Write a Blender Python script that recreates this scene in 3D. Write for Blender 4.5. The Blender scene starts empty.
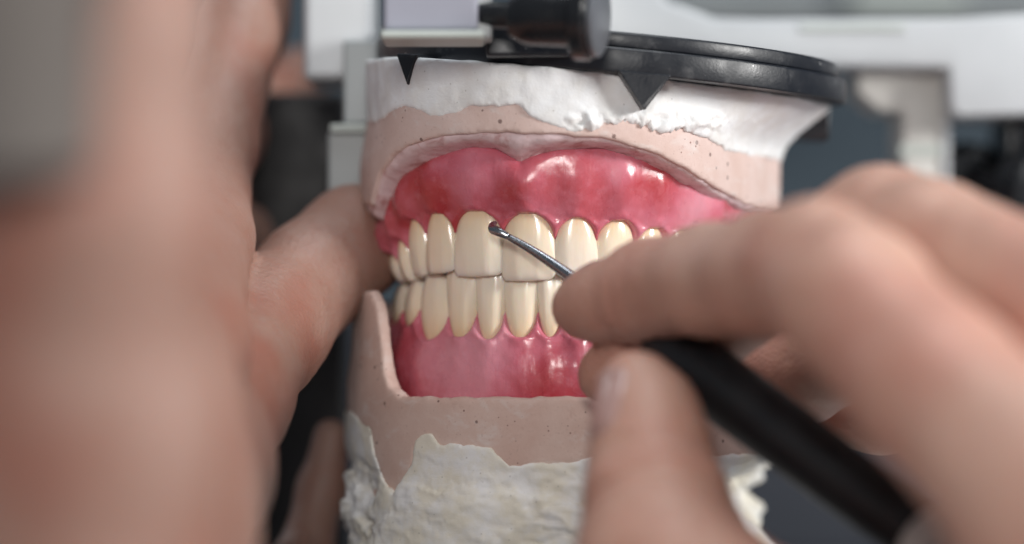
import bpy, math, random
import numpy as np
from mathutils import Vector, Matrix
random.seed(7); RNG = np.random.RandomState(11)
sc = bpy.context.scene
COL = sc.collection
sc.unit_settings.system = 'METRIC'; sc.unit_settings.scale_length = 0.01   # 1 unit = 1 cm
D = 45.0; FPX = 2565.0                     # camera stands 45 cm in front of the incisors
def P(px, py, y):
    k = (y + D) / FPX
    return np.array([(px - 512) * k, y, (272 - py) * k])
def ppc(y): return FPX / (y + D)           # pixels per cm at depth y

# ------------------------------------------------------------------ numpy helpers
def sstep(a, b, x):
    t = np.clip((x - a) / (b - a), 0, 1); return t * t * (3 - 2 * t)
def smin(a, b, k):
    h = np.clip(0.5 + 0.5 * (b - a) / k, 0, 1); return b * (1 - h) + a * h - k * h * (1 - h)
def smax(a, b, k): return -smin(-a, -b, k)
LAT = RNG.rand(32, 32, 32).astype(np.float32) * 2 - 1
def vnoise(x, y, z):
    xi, yi, zi = np.floor(x), np.floor(y), np.floor(z)
    fx, fy, fz = x - xi, y - yi, z - zi
    fx, fy, fz = [f * f * (3 - 2 * f) for f in (fx, fy, fz)]
    xi, yi, zi = [v.astype(np.int64) & 31 for v in (xi, yi, zi)]
    x1, y1, z1 = (xi + 1) & 31, (yi + 1) & 31, (zi + 1) & 31
    L = LAT
    a = L[xi, yi, zi] * (1 - fx) + L[x1, yi, zi] * fx
    b = L[xi, y1, zi] * (1 - fx) + L[x1, y1, zi] * fx
    c = L[xi, yi, z1] * (1 - fx) + L[x1, yi, z1] * fx
    d = L[xi, y1, z1] * (1 - fx) + L[x1, y1, z1] * fx
    return (a * (1 - fy) + b * fy) * (1 - fz) + (c * (1 - fy) + d * fy) * fz
def fbm(p, s, o=4, g=0.5):
    r = 0; a = 1.0; q = p * s
    for i in range(o):
        r = r + a * vnoise(q[..., 0] + 7.3 * i, q[..., 1] + 3.1 * i, q[..., 2] + 5.7 * i); q = q * 2.03; a *= g
    return r

def surface_nets(V, org, h):
    s = V < 0
    nx, ny, nz = V.shape
    corners = [(i, j, k) for i in (0, 1) for j in (0, 1) for k in (0, 1)]
    def sub(A, c): return A[c[0]:nx - 1 + c[0], c[1]:ny - 1 + c[1], c[2]:nz - 1 + c[2]]
    cnt = np.zeros((nx - 1, ny - 1, nz - 1), np.int8)
    for c in corners: cnt += sub(s, c)
    act = (cnt > 0) & (cnt < 8)
    idx = np.full(act.shape, -1, np.int64)
    ci = np.argwhere(act); n = len(ci); idx[act] = np.arange(n)
    acc = np.zeros((n, 3)); m = np.zeros(n)
    cv = {c: V[ci[:, 0] + c[0], ci[:, 1] + c[1], ci[:, 2] + c[2]] for c in corners}
    for c in corners:
        for ax in range(3):
            if c[ax]: continue
            e = list(c); e[ax] = 1; e = tuple(e)
            a, b = cv[c], cv[e]; x = (a < 0) != (b < 0)
            t = np.where(x, a / np.where(x, a - b, 1), 0)
            p = np.tile(np.array(c, float), (n, 1)); p[:, ax] += t
            acc[x] += p[x]; m[x] += 1
    vs = (ci + acc / m[:, None]) * h + np.array(org)
    faces = []
    for ax in range(3):
        u, v = [(1, 2), (2, 0), (0, 1)][ax]
        sl0 = [slice(1, None)] * 3; sl0[ax] = slice(0, -1)
        sl1 = [slice(1, None)] * 3
        sh = [slice(0, None)] * 3
        A = s[tuple(sl0)]; sl1[ax] = slice(1, None); B = s[tuple(sl1)]
        # edges inside the grid in u,v directions
        Lm = [slice(None)] * 3; Lm[u] = slice(0, -1); Lm[v] = slice(0, -1)
        A = A[tuple(Lm)]; B = B[tuple(Lm)]
        e = np.argwhere(A != B)
        if len(e) == 0: continue
        sa = A[tuple(e.T)]
        base = e.copy(); base[:, u] += 1; base[:, v] += 1
        def cell(du, dv):
            q = base.copy(); q[:, u] -= du; q[:, v] -= dv
            return idx[q[:, 0], q[:, 1], q[:, 2]]
        f = np.stack([cell(1, 1), cell(0, 1), cell(0, 0), cell(1, 0)], 1)
        f[~sa] = f[~sa][:, ::-1]
        faces.append(f)
    F = np.concatenate(faces); F = F[(F >= 0).all(1)]
    return vs, F
def grid(lo, hi, h):
    ax = [np.arange(lo[i], hi[i] + h, h) for i in range(3)]
    return ax
def normals(vs, F):
    a = vs[F[:, 2]] - vs[F[:, 0]]; b = vs[F[:, 3]] - vs[F[:, 1]]
    n = np.cross(a, b); N = np.zeros_like(vs)
    for k in range(4): np.add.at(N, F[:, k], n)
    return N / (np.linalg.norm(N, axis=1, keepdims=True) + 1e-12)

def mesh_obj(name, vs, F, mat, parent=None, smooth=True):
    me = bpy.data.meshes.new(name)
    me.from_pydata([tuple(v) for v in np.asarray(vs).tolist()], [], [tuple(f) for f in (F.tolist() if hasattr(F, 'tolist') else F)])
    me.update()
    if smooth: me.polygons.foreach_set('use_smooth', [True] * len(me.polygons))
    me.materials.append(mat)
    o = bpy.data.objects.new(name, me); COL.objects.link(o)
    if parent:
        o.parent = parent; o.matrix_parent_inverse = Matrix.Translation(-parent.location)
    return o
def thing(name, label, cat, loc=(0, 0, 0), group=None):
    o = bpy.data.objects.new(name, None); COL.objects.link(o); o.location = tuple(float(v) for v in loc)
    o.empty_display_size = 0.5
    o['label'] = label; o['category'] = cat
    if group: o['group'] = group
    return o

# ------------------------------------------------------------------ materials
def mat(name, col, rough=0.5, **k):
    m = bpy.data.materials.new(name); m.use_nodes = True
    nt = m.node_tree; b = nt.nodes['Principled BSDF']
    b.inputs['Base Color'].default_value = (*col, 1); b.inputs['Roughness'].default_value = rough
    for a, v in k.items(): b.inputs[a.replace('_', ' ')].default_value = v
    return m, nt, b
def N(nt, t, **k):
    n = nt.nodes.new(t)
    for a, v in k.items():
        if hasattr(n, a): setattr(n, a, v)
        else: n.inputs[a].default_value = v
    return n
def coords(nt): return N(nt, 'ShaderNodeTexCoord').outputs['Object']
def noise(nt, vec, scale, detail=4, rough=.5, dist=0):
    n = N(nt, 'ShaderNodeTexNoise'); n.inputs['Scale'].default_value = scale; n.inputs['Detail'].default_value = detail
    n.inputs['Roughness'].default_value = rough; n.inputs['Distortion'].default_value = dist
    nt.links.new(vec, n.inputs['Vector']); return n.outputs['Fac']
def ramp(nt, fac, stops):
    r = N(nt, 'ShaderNodeValToRGB'); e = r.color_ramp.elements
    while len(e) < len(stops): e.new(0.5)
    for q, (p, c) in zip(e, stops): q.position = p; q.color = (*c, 1) if len(c) == 3 else c
    nt.links.new(fac, r.inputs['Fac']); return r.outputs['Color']
def mixc(nt, fac, a, b, mode='MIX'):
    n = N(nt, 'ShaderNodeMix', data_type='RGBA', blend_type=mode)
    for s, v in ((0, fac), (6, a), (7, b)):
        if hasattr(v, 'is_linked'): nt.links.new(v, n.inputs[s])
        else: n.inputs[s].default_value = v if s == 0 else (*v, 1)
    return n.outputs[2]
def bump(nt, b, hs, strength=.3, dist=.05):
    prev = None
    for h, st, di in hs:
        n = N(nt, 'ShaderNodeBump'); n.inputs['Strength'].default_value = st; n.inputs['Distance'].default_value = di
        nt.links.new(h, n.inputs['Height'])
        if prev: nt.links.new(prev, n.inputs['Normal'])
        prev = n.outputs['Normal']
    nt.links.new(prev, b.inputs['Normal'])
def sss(b, w, rad, sc_): 
    b.inputs['Subsurface Weight'].default_value = w; b.inputs['Subsurface Radius'].default_value = rad
    b.inputs['Subsurface Scale'].default_value = sc_

def m_gum(name, deep, deep_patches):
    m, nt, b = mat(name, (.62, .12, .17), .2)
    c = coords(nt)
    n1 = noise(nt, c, .5, 3); n2 = noise(nt, c, 5, 4, .6)
    col = ramp(nt, n1, [(.38, deep), (.53, (.63, .17, .23)), (.66, (.72, .29, .36))])
    for (pt, r0, amt) in deep_patches:      # deeper red in patches round these points
        vd = N(nt, 'ShaderNodeVectorMath', operation='DISTANCE'); nt.links.new(c, vd.inputs[0]); vd.inputs[1].default_value = tuple(pt)
        ad = N(nt, 'ShaderNodeMath', operation='MULTIPLY_ADD'); nt.links.new(n2, ad.inputs[0]); ad.inputs[1].default_value = .7; nt.links.new(vd.outputs['Value'], ad.inputs[2])
        mr = N(nt, 'ShaderNodeMapRange'); mr.interpolation_type = 'SMOOTHSTEP'; nt.links.new(ad.outputs[0], mr.inputs['Value'])
        mr.inputs['From Min'].default_value = r0 * .5; mr.inputs['From Max'].default_value = r0 * 1.5; mr.inputs['To Min'].default_value = amt; mr.inputs['To Max'].default_value = 0
        col = mixc(nt, mr.outputs[0], col, deep)
    col = mixc(nt, ramp(nt, n2, [(.5, (0, 0, 0)), (.8, (.35, .35, .35))]), col, (.72, .27, .33))
    nt.links.new(col, b.inputs['Base Color'])
    sss(b, .25, (1, .25, .2), .10)
    b.inputs['Coat Weight'].default_value = .35; b.inputs['Coat Roughness'].default_value = .22
    rg = ramp(nt, noise(nt, c, 3, 3), [(.35, (.2,) * 3), (.65, (.36,) * 3)]); nt.links.new(rg, b.inputs['Roughness'])
    # tooling marks run down the flange
    mp = N(nt, 'ShaderNodeMapping'); mp.inputs['Scale'].default_value = (7, 7, 1.0); nt.links.new(c, mp.inputs['Vector'])
    bump(nt, b, [(noise(nt, mp.outputs[0], 1, 3, .5, .3), .16, .05), (noise(nt, c, 14, 3), .25, .012)])
    return m
M_gum_u = m_gum('upper_gum_wax', (.46, .05, .06), [(P(572, 178, 0), .95, .8), (P(500, 215, -.2), .7, .6), (P(400, 200, 1.5), .6, .7), (P(745, 208, 3), .9, .7), (P(640, 165, .6), .7, .6)]); M_gum_l = m_gum('lower_gum_wax', (.46, .05, .07), [(P(420, 395, .5), .7, .6), (P(430, 335, .3), .5, .5), (P(560, 390, 0), .8, .7), (P(368, 380, 2), .9, .8)])

def m_tooth():
    m, nt, b = mat('tooth_resin', (.8, .66, .45), .22)
    at = N(nt, 'ShaderNodeAttribute', attribute_name='crown')   # 0 = biting edge, 1 = neck
    c = coords(nt)
    col = ramp(nt, at.outputs['Fac'], [(0, (.84, .80, .75)), (.18, (.95, .87, .76)), (.6, (.95, .84, .69)), (.85, (.93, .77, .57)), (1, (.88, .66, .44))])
    col = mixc(nt, ramp(nt, noise(nt, c, 2.3, 3), [(.4, (0, 0, 0)), (.7, (.35, .35, .35))]), col, (.93, .82, .66))
    nt.links.new(col, b.inputs['Base Color'])
    oi = N(nt, 'ShaderNodeObjectInfo')
    tint = ramp(nt, oi.outputs['Random'], [(0, (.95, .90, .84)), (.5, (1, .97, .93)), (1, (.97, .96, .97))])
    col = mixc(nt, 1.0, col, tint, 'MULTIPLY'); nt.links.new(col, b.inputs['Base Color'])
    sss(b, .45, (1, .65, .4), .10)
    b.inputs['Coat Weight'].default_value = .5; b.inputs['Coat Roughness'].default_value = .1
    mp = N(nt, 'ShaderNodeMapping'); mp.inputs['Scale'].default_value = (9, 9, 1.5); nt.links.new(c, mp.inputs['Vector'])
    bump(nt, b, [(noise(nt, mp.outputs[0], 1, 2), .25, .02), (noise(nt, c, 30, 2), .1, .004)])
    return m
M_tooth = m_tooth()

def m_stone(name, c1, c2, pit=1.0):
    m, nt, b = mat(name, c1, .75)
    c = coords(nt)
    col = ramp(nt, noise(nt, c, 1.1, 5, .6), [(.35, c1), (.65, c2)])
    v = N(nt, 'ShaderNodeTexVoronoi'); v.inputs['Scale'].default_value = 3.2; nt.links.new(c, v.inputs['Vector'])
    v.inputs['Randomness'].default_value = 1
    mask = noise(nt, c, 3, 2)
    mt = N(nt, 'ShaderNodeMath', operation='MULTIPLY_ADD'); nt.links.new(mask, mt.inputs[0]); mt.inputs[1].default_value = -.25; mt.inputs[2].default_value = .222
    lt = N(nt, 'ShaderNodeMath', operation='LESS_THAN'); nt.links.new(v.outputs['Distance'], lt.inputs[0]); nt.links.new(mt.outputs[0], lt.inputs[1])
    if pit:
        mm = N(nt, 'ShaderNodeMath', operation='MULTIPLY'); nt.links.new(lt.outputs[0], mm.inputs[0]); mm.inputs[1].default_value = .75
        col = mixc(nt, mm.outputs[0], col, (.12, .06, .05))
    mpf = N(nt, 'ShaderNodeMapping'); mpf.inputs['Scale'].default_value = (1, 1, 1.8); nt.links.new(c, mpf.inputs['Vector'])
    film = ramp(nt, noise(nt, mpf.outputs[0], 1.4, 8, .68, .6), [(.53, (0, 0, 0)), (.70, (.6, .6, .6))])
    col = mixc(nt, film, col, (.74, .69, .67))
    dirt = ramp(nt, noise(nt, c, 4.5, 5, .7), [(.60, (0, 0, 0)), (.72, (.4, .4, .4))])
    col = mixc(nt, dirt, col, (.46, .27, .22))
    v2 = N(nt, 'ShaderNodeTexVoronoi'); v2.inputs['Scale'].default_value = 1.3; nt.links.new(c, v2.inputs['Vector'])
    wx = ramp(nt, v2.outputs['Distance'], [(.035, (.9, .9, .9)), (.05, (0, 0, 0))])
    col = mixc(nt, wx, col, (.45, .14, .10))
    v3 = N(nt, 'ShaderNodeTexVoronoi'); v3.inputs['Scale'].default_value = 7.5; nt.links.new(c, v3.inputs['Vector'])
    m3 = ramp(nt, noise(nt, c, 1.7, 3), [(.47, (0,) * 3), (.65, (.14,) * 3)])
    l3 = N(nt, 'ShaderNodeMath', operation='LESS_THAN'); nt.links.new(v3.outputs['Distance'], l3.inputs[0]); nt.links.new(m3, l3.inputs[1])
    col = mixc(nt, l3.outputs[0], col, (.28, .16, .14))
    sp = ramp(nt, noise(nt, c, 26, 3), [(.62, (0, 0, 0)), (.72, (.35, .35, .35))])
    col = mixc(nt, sp, col, (.36, .22, .19))
    nt.links.new(col, b.inputs['Base Color'])
    bump(nt, b, [(noise(nt, c, 8, 5, .6), .3, .02), (noise(nt, c, 40, 3), .3, .006)])
    return m
M_stone_u = m_stone('pink_stone', (.64, .48, .43), (.71, .56, .52))
M_stone_l = m_stone('pink_stone_lower', (.60, .42, .36), (.67, .51, .45))
def m_mauve():
    m, nt, b = mat('mauve_wax', (.5, .3, .3), .4)
    c = coords(nt)
    col = ramp(nt, noise(nt, c, 2.2, 5, .65, .5), [(.27, (.34, .10, .09)), (.37, (.52, .31, .31)), (.48, (.70, .54, .55)), (.72, (.78, .64, .67))])
    nt.links.new(col, b.inputs['Base Color'])
    bump(nt, b, [(noise(nt, c, 7, 5), .4, .04)]); return m
M_mauve = m_mauve()
def m_plaster(name, col, warm):
    m, nt, b = mat(name, col, .8)
    c = coords(nt)
    cc = ramp(nt, noise(nt, c, 1.6, 5, .6), [(.38, warm), (.6, col)])
    v = N(nt, 'ShaderNodeTexVoronoi'); v.inputs['Scale'].default_value = 5; nt.links.new(c, v.inputs['Vector'])
    pits = ramp(nt, v.outputs['Distance'], [(.05, (.5, .5, .5)), (.10, (0, 0, 0))])
    cc = mixc(nt, pits, cc, (.35, .33, .30))
    nt.links.new(cc, b.inputs['Base Color'])
    mp = N(nt, 'ShaderNodeMapping'); mp.inputs['Scale'].default_value = (1.5, 1.5, 9); nt.links.new(c, mp.inputs['Vector'])
    bump(nt, b, [(noise(nt, c, 5, 6, .6), .35, .04), (noise(nt, mp.outputs[0], 1.5, 3), .2, .02), (noise(nt, c, 34, 3), .35, .01)])
    return m
M_plaster_u = m_plaster('white_plaster', (.85, .87, .89), (.80, .80, .79))
M_plaster_l = m_plaster('rough_plaster', (.82, .82, .82), (.77, .73, .63))

def m_skin(name, a, b_, red):
    m, nt, b = mat(name, a, .48)
    c = coords(nt)
    col = ramp(nt, noise(nt, c, .45, 3, .5), [(.35, red), (.5, a), (.65, b_)])
    fine = ramp(nt, noise(nt, c, 3.5, 5, .6), [(.4, (0, 0, 0)), (.75, (.5, .5, .5))])
    col = mixc(nt, fine, col, red)
    nt.links.new(col, b.inputs['Base Color'])
    sss(b, .3, (1, .35, .2), .25)
    v = N(nt, 'ShaderNodeTexVoronoi'); v.inputs['Scale'].default_value = 12; nt.links.new(c, v.inputs['Vector'])
    bump(nt, b, [(noise(nt, c, 2.2, 5), .35, .08), (v.outputs['Distance'], .5, .02), (noise(nt, c, 18, 5, .7), .4, .02)])
    return m
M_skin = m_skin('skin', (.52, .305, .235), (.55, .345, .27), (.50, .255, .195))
M_skin_l_shade = m_skin('skin_left_shaded', (.31, .18, .14), (.34, .21, .17), (.29, .125, .09))  # same skin toned down: the left hand's shade is put into its colour
M_nail, _, nb = mat('nail', (.46, .29, .26), .32); nb.inputs['Coat Weight'].default_value = .4
def m_black(name, col=(.012, .013, .016), rough=.38, sc_=18, st=.15, dust=0):
    m, nt, b = mat(name, col, rough); c = coords(nt)
    nt.links.new(ramp(nt, noise(nt, c, 2, 4), [(.3, (rough - .08,) * 3), (.7, (rough + .12,) * 3)]), b.inputs['Roughness'])
    sp = ramp(nt, noise(nt, c, 22, 3), [(.70, (0, 0, 0)), (.78, (.25,) * 3)])
    cc = mixc(nt, sp, col, (.22, .23, .25))
    if dust:
        v = N(nt, 'ShaderNodeTexVoronoi'); v.inputs['Scale'].default_value = 6; nt.links.new(c, v.inputs['Vector'])
        msk = ramp(nt, noise(nt, c, 1.3, 4, .6), [(.48, (0,) * 3), (.62, (.10,) * 3)])
        lt = N(nt, 'ShaderNodeMath', operation='LESS_THAN'); nt.links.new(v.outputs['Distance'], lt.inputs[0]); nt.links.new(msk, lt.inputs[1])
        sm = ramp(nt, noise(nt, c, 2.2, 8, .75), [(.55, (0,) * 3), (.75, (.14,) * 3)])
        cc = mixc(nt, sm, cc, (.5, .5, .5)); cc = mixc(nt, lt.outputs[0], cc, (.7, .7, .69))
    nt.links.new(cc, b.inputs['Base Color'])
    bump(nt, b, [(noise(nt, c, sc_, 3), st, .02)]); return m
M_black = m_black('black_plate', (.007, .009, .014), dust=1); M_rubber = m_black('black_handle', (.006, .007, .009), .42, 30, .1)
M_knob = m_black('black_knob', (.01, .011, .013), .25)
M_steel, nt, b = mat('steel', (.32, .34, .37), .22, Metallic=1.0)
c = coords(nt); nt.links.new(ramp(nt, noise(nt, c, 9, 4), [(.3, (.16,) * 3), (.7, (.38,) * 3)]), b.inputs['Roughness'])
def m_plain(name, col, rough, metal=0, var=.06):
    m, nt, b = mat(name, col, rough, Metallic=metal); c = coords(nt)
    nt.links.new(ramp(nt, noise(nt, c, .6, 4), [(.3, tuple(max(0, v * (1 - var)) for v in col)), (.7, tuple(min(1, v * (1 + var)) for v in col))]), b.inputs['Base Color'])
    bump(nt, b, [(noise(nt, c, 20, 3), .08, .01)]); return m
M_white = m_plain('white_enamel', (.50, .52, .54), .32)
M_alu = m_plain('grey_aluminium', (.62, .61, .58), .45, .1)
M_disc = m_plain('dark_metal', (.16, .17, .19), .35, .3)
M_post = m_plain('pale_grey_post', (.34, .365, .37), .4)
M_lav = m_plain('frosted_block', (.34, .345, .41), .65)
M_cream = m_plain('pale_edge', (.46, .50, .47), .45)
M_slate = m_plain('slate_wall', (.085, .115, .140), .8)
M_navy = m_plain('dark_cabinet', (.030, .035, .048), .6)
M_taupe = m_plain('taupe_sleeve', (.13, .115, .105), .9)
M_table = m_plain('table', (.25, .25, .26), .5)
M_dark = m_black('dark_back', (.008, .007, .008), .5)

# ------------------------------------------------------------------ dental arch
YAW = math.radians(18)
Fdir = np.array([-math.sin(YAW), -math.cos(YAW)]); Tdir = np.array([math.cos(YAW), -math.sin(YAW)])   # toward viewer's right along the front
class Arch:
    """a horseshoe curve seen from above, running from the viewer's left end to the right end"""
    def __init__(self, front, a, b, leg):
        ctr = np.array(front) - Fdir * b
        pts = []
        for t in np.linspace(leg, 0, 40, endpoint=False): pts.append(ctr + Tdir * (-a - .04 * t) - Fdir * t)
        for q in np.linspace(0, math.pi, 500):
            e = .92
            cx, sy = -math.cos(q), math.sin(q)
            X = math.copysign(abs(cx) ** e, cx) * a; Y = abs(sy) ** e * b
            pts.append(ctr + Tdir * X + Fdir * Y)
        for t in np.linspace(0, leg, 41)[1:]: pts.append(ctr + Tdir * (a + .04 * t) - Fdir * t)
        p = np.array(pts); L = np.concatenate([[0], np.cumsum(np.linalg.norm(np.diff(p, axis=0), axis=1))])
        self.n = 700; self.L = L[-1]; self.s = np.linspace(0, self.L, self.n)
        self.p = np.stack([np.interp(self.s, L, p[:, 0]), np.interp(self.s, L, p[:, 1])], 1)
        t = np.gradient(self.p, axis=0); t /= np.linalg.norm(t, axis=1, keepdims=True)
        self.t = t; self.nrm = np.stack([t[:, 1], -t[:, 0]], 1)   # outward
        self.ctr = ctr
    def at(self, s):
        f = lambda A: np.array([np.interp(s, self.s, A[:, 0]), np.interp(s, self.s, A[:, 1])])
        return f(self.p), f(self.t), f(self.nrm)
    def px(self, off=0.0):
        q = self.p + self.nrm * off
        return 512 + q[:, 0] * FPX / (q[:, 1] + D), q[:, 1]
    def s_of_px(self, x, off=0.0):
        px, _ = self.px(off); i0 = int(np.argmin(px)); i1 = int(np.argmax(px))
        return float(np.interp(x, px[i0:i1], self.s[i0:i1]))
    def zcurve(self, pts, off):
        """heights along the arch so that the edge shows at the given picture points"""
        px, yy = self.px(off); i0 = int(np.argmin(px)); i1 = int(np.argmax(px))
        xs, ys = zip(*pts)
        z = (272 - np.interp(px, xs, ys)) * (yy + D) / FPX
        z[:i0] = z[i0]; z[i1:] = z[i1]
        return z
    def field(self, ax, ay):
        X, Y = np.meshgrid(ax, ay, indexing='ij'); q = np.stack([X.ravel(), Y.ravel()], 1)
        best = np.full(len(q), 1e9); bi = np.zeros(len(q), int)
        for k in range(0, self.n, 50):
            d = ((q[:, None, :] - self.p[None, k:k + 50, :]) ** 2).sum(2); j = d.argmin(1); m = d[np.arange(len(q)), j]
            u = m < best; best[u] = m[u]; bi[u] = j[u] + k
        rel = q - self.p[bi]
        # refine along the tangent
        tt = (rel * self.t[bi]).sum(1); dn = (rel * self.nrm[bi]).sum(1)
        ds = self.s[1]
        end = (bi == 0) | (bi == self.n - 1)
        d = np.where(end & (np.abs(tt) > ds), np.sign(dn) * np.sqrt(best), dn)
        sf = np.clip(self.s[bi] + np.where(end, 0, tt), 0, self.L)
        endd = np.where(end, np.abs(tt), 0)
        sh = X.shape
        return d.reshape(sh), sf.reshape(sh), endd.reshape(sh)

FRONT = np.array([-0.22, 0.0])
UA = Arch(FRONT, 3.28, 4.0, 1.6)
LA = Arch(FRONT - Fdir * .20 + Tdir * .04, 3.24, 3.85, 1.6)

def tooth_mesh(W, Hc, T, kind, flip, seed):
    """crown + short root; local x = along arch, y = outward, z = from biting edge (0) towards the neck (Hc)"""
    r = random.Random(seed)
    nphi, nt_ = 44, 30
    vs = []; cr = []
    TT = [-0.0] + list(np.linspace(0, 1, nt_))
    neckw = {'c': .42, 'l': .39, 'k': .37, 'p': .41, 'm': .43, 'i': .35}[kind]
    pw = .5
    maxt = {'c': .30, 'l': .32, 'k': .36, 'p': .36, 'm': .3, 'i': .12}[kind]
    asym = r.uniform(-.03, .03)
    rings = []
    for i in range(nt_ + 1):
        t = i / nt_                      # 0 biting edge .. 1 beyond neck (root inside gum)
        z = Hc * 1.12 * (t ** 1.15)
        tc = z / Hc
        # half width
        if tc < maxt: w = pw - (.06 if kind in 'cl' else (.16 if kind in 'kp' else .04)) * ((maxt - tc) / maxt) ** 2
        else:
            u = (tc - maxt) / (1 - maxt); w = pw - (pw - neckw) * u ** 2.0
            if tc > .78: w *= math.sqrt(max(0.05, 1 - ((tc - .78) / .36) ** 2))
        w *= W
        e = min(1, (tc / .07)) if tc < .07 else 1
        w *= .86 + .14 * math.sqrt(e)
        # outward face and inward face
        lab = -T * .10 * (1 - tc) ** 2 - .16 * T * (tc - .62) ** 2 if kind in 'cli' else -T * .16 * (1 - tc) ** 2 - .22 * T * (tc - .55) ** 2
        thick = (.34 + .66 * min(1, tc / .85)) * T if kind in 'clik' else T * (.8 + .2 * tc)
        thick *= .35 + .65 * math.sqrt(e)
        lab -= .06 * T * (1 - math.sqrt(e))
        rings.append((z, w, lab, thick))
    for (z, w, lab, thick) in rings:
        cy = lab - thick / 2
        for j in range(nphi):
            a = 2 * math.pi * j / nphi
            ca, sa = math.cos(a), math.sin(a)
            ex = .62 if sa > 0 else .85
            x = math.copysign(abs(ca) ** ex, ca) * w
            y = cy + math.copysign(abs(sa) ** (.78 if sa > 0 else .9), sa) * thick / 2
            u = x / (W / 2)
            tc = z / Hc
            # mamelon grooves on the outward face, biting-edge outline
            if sa > 0: y -= (.018 * T * math.cos(u * 2 * math.pi * 1.5 + asym * 20) * (1 - min(1, tc * 1.3))) + (.10 if kind in 'clk' else .12) * T * u * u * (.6 + .4 * abs(u))
            ed = max(0, 1 - tc / .5)
            zi = {'c': .02 * u * u + .02 * u, 'l': .04 * u * u + .02 * u, 'k': .13 * abs(u) ** 1.3, 'p': .12 * abs(u) ** 1.4, 'm': .03 * math.cos(u * 9), 'i': .015 * u * u}[kind] * ed
            zz = z + zi + asym * u * ed * .5
            vs.append((x + asym * W * .3 * (1 - tc), y, zz)); cr.append(min(1, max(0, tc)))
    F = []
    n = nphi
    for i in range(len(rings) - 1):
        for j in range(n):
            F.append((i * n + j, i * n + (j + 1) % n, (i + 1) * n + (j + 1) % n, (i + 1) * n + j))
    # caps
    b0 = len(vs); v0 = np.mean(vs[:n], 0); vs.append((v0[0], v0[1], v0[2] - .012)); cr.append(0)
    for j in range(n): F.append((b0, (j + 1) % n, j))
    b1 = len(vs); k = (len(rings) - 1) * n; vs.append(tuple(np.mean(vs[k:k + n], 0))); cr.append(1)
    for j in range(n): F.append((b1, k + j, k + (j + 1) % n))
    if flip: F = [tuple(reversed(f)) for f in F]
    return np.array(vs), F, cr

def set_teeth(arch, root, spec, upper):
    """spec: list of (s0, s1, kind, z_edge, z_neck, tilt)"""
    info = []
    for i, (s0, s1, kind, ze, zn, T) in enumerate(spec):
        p0, _, _ = arch.at(s0); p1, _, _ = arch.at(s1)
        ch = p1 - p0; W = np.linalg.norm(ch); tx = ch / W; nx = np.array([tx[1], -tx[0]])
        mid, _, _ = arch.at((s0 + s1) / 2)
        H = abs(zn - ze)
        vs, F, cr = tooth_mesh(W * 1.07, H, T, kind, upper, i * 3 + (1 if upper else 77))
        tilt = math.radians(5 if kind in 'cli' else 2) * (1)
        sgn = 1 if upper else -1
        lean = vs[:, 1] + (1 - vs[:, 2] / H) * math.sin(tilt) * H * .6
        xyz = np.zeros_like(vs)
        rr = random.Random(i * 7 + 5); rx = rr.uniform(-.025, .025); ry = rr.uniform(-.02, .02)
        xx = vs[:, 0] + rx * (vs[:, 2] - H / 2); lean = lean + ry * vs[:, 0] * 2
        xyz[:, 0] = mid[0] + tx[0] * xx + nx[0] * lean
        xyz[:, 1] = mid[1] + tx[1] * xx + nx[1] * lean
        xyz[:, 2] = ze + sgn * vs[:, 2]
        o = mesh_obj('tooth', xyz, F, M_tooth, root)
        at = o.data.attributes.new('crown', 'FLOAT', 'POINT'); at.data.foreach_set('value', cr)
        info.append(((s0 + s1) / 2, s1 - s0, kind, ze, zn))
    return info

def zpx(arch, s, py):
    p, _, _ = arch.at(s); return (272 - py) * (p[1] + D) / FPX

def build_spec(arch, edges, kinds, epy, npy, left_extra, right_extra):
    sp = []
    for i, k in enumerate(kinds):
        s0 = arch.s_of_px(edges[i]) ; s1 = arch.s_of_px(edges[i + 1])
        m = (s0 + s1) / 2
        T = {'c': .62, 'l': .55, 'k': .72, 'p': .85, 'm': 1.0, 'i': .5}[k]
        sp.append((s0, s1, k, zpx(arch, m, epy[i]), zpx(arch, m, npy[i]), T))
    s = sp[0][0]; pre = []
    for (w, k, ze, zn) in left_extra:
        pre.insert(0, (s - w, s, k, ze, zn, .85 if k == 'p' else 1.0)); s -= w
    s = sp[-1][1]
    for (w, k, ze, zn) in right_extra:
        sp.append((s, s + w, k, ze, zn, .85 if k == 'p' else 1.0)); s += w
    return pre + sp

US = build_spec(UA, [394, 403, 422.5, 451.5, 500.5, 555, 598, 639], 'pklcclk',
                [282, 277.5, 273.5, 276.5, 281, 276, 275], [240, 220, 214, 211.5, 214, 219.5, 221],
                [(.68, 'p', -.2, .33)], [(.70, 'p', -.12, .78), (.68, 'p', -.12, .72), (.98, 'm', -.15, .62)])
LS = build_spec(LA, [386, 399, 415, 444, 473.5, 502.5, 537, 562, 592], 'ppkiiiik',
                [280, 279, 271, 270, 271, 272, 271, 270], [324, 325, 338, 336, 338, 336, 335, 337],
                [(1.0, 'm', -.25, -1.0)], [(.70, 'p', -.12, -1.1), (.70, 'p', -.14, -1.05), (1.0, 'm', -.18, -1.0)])

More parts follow.
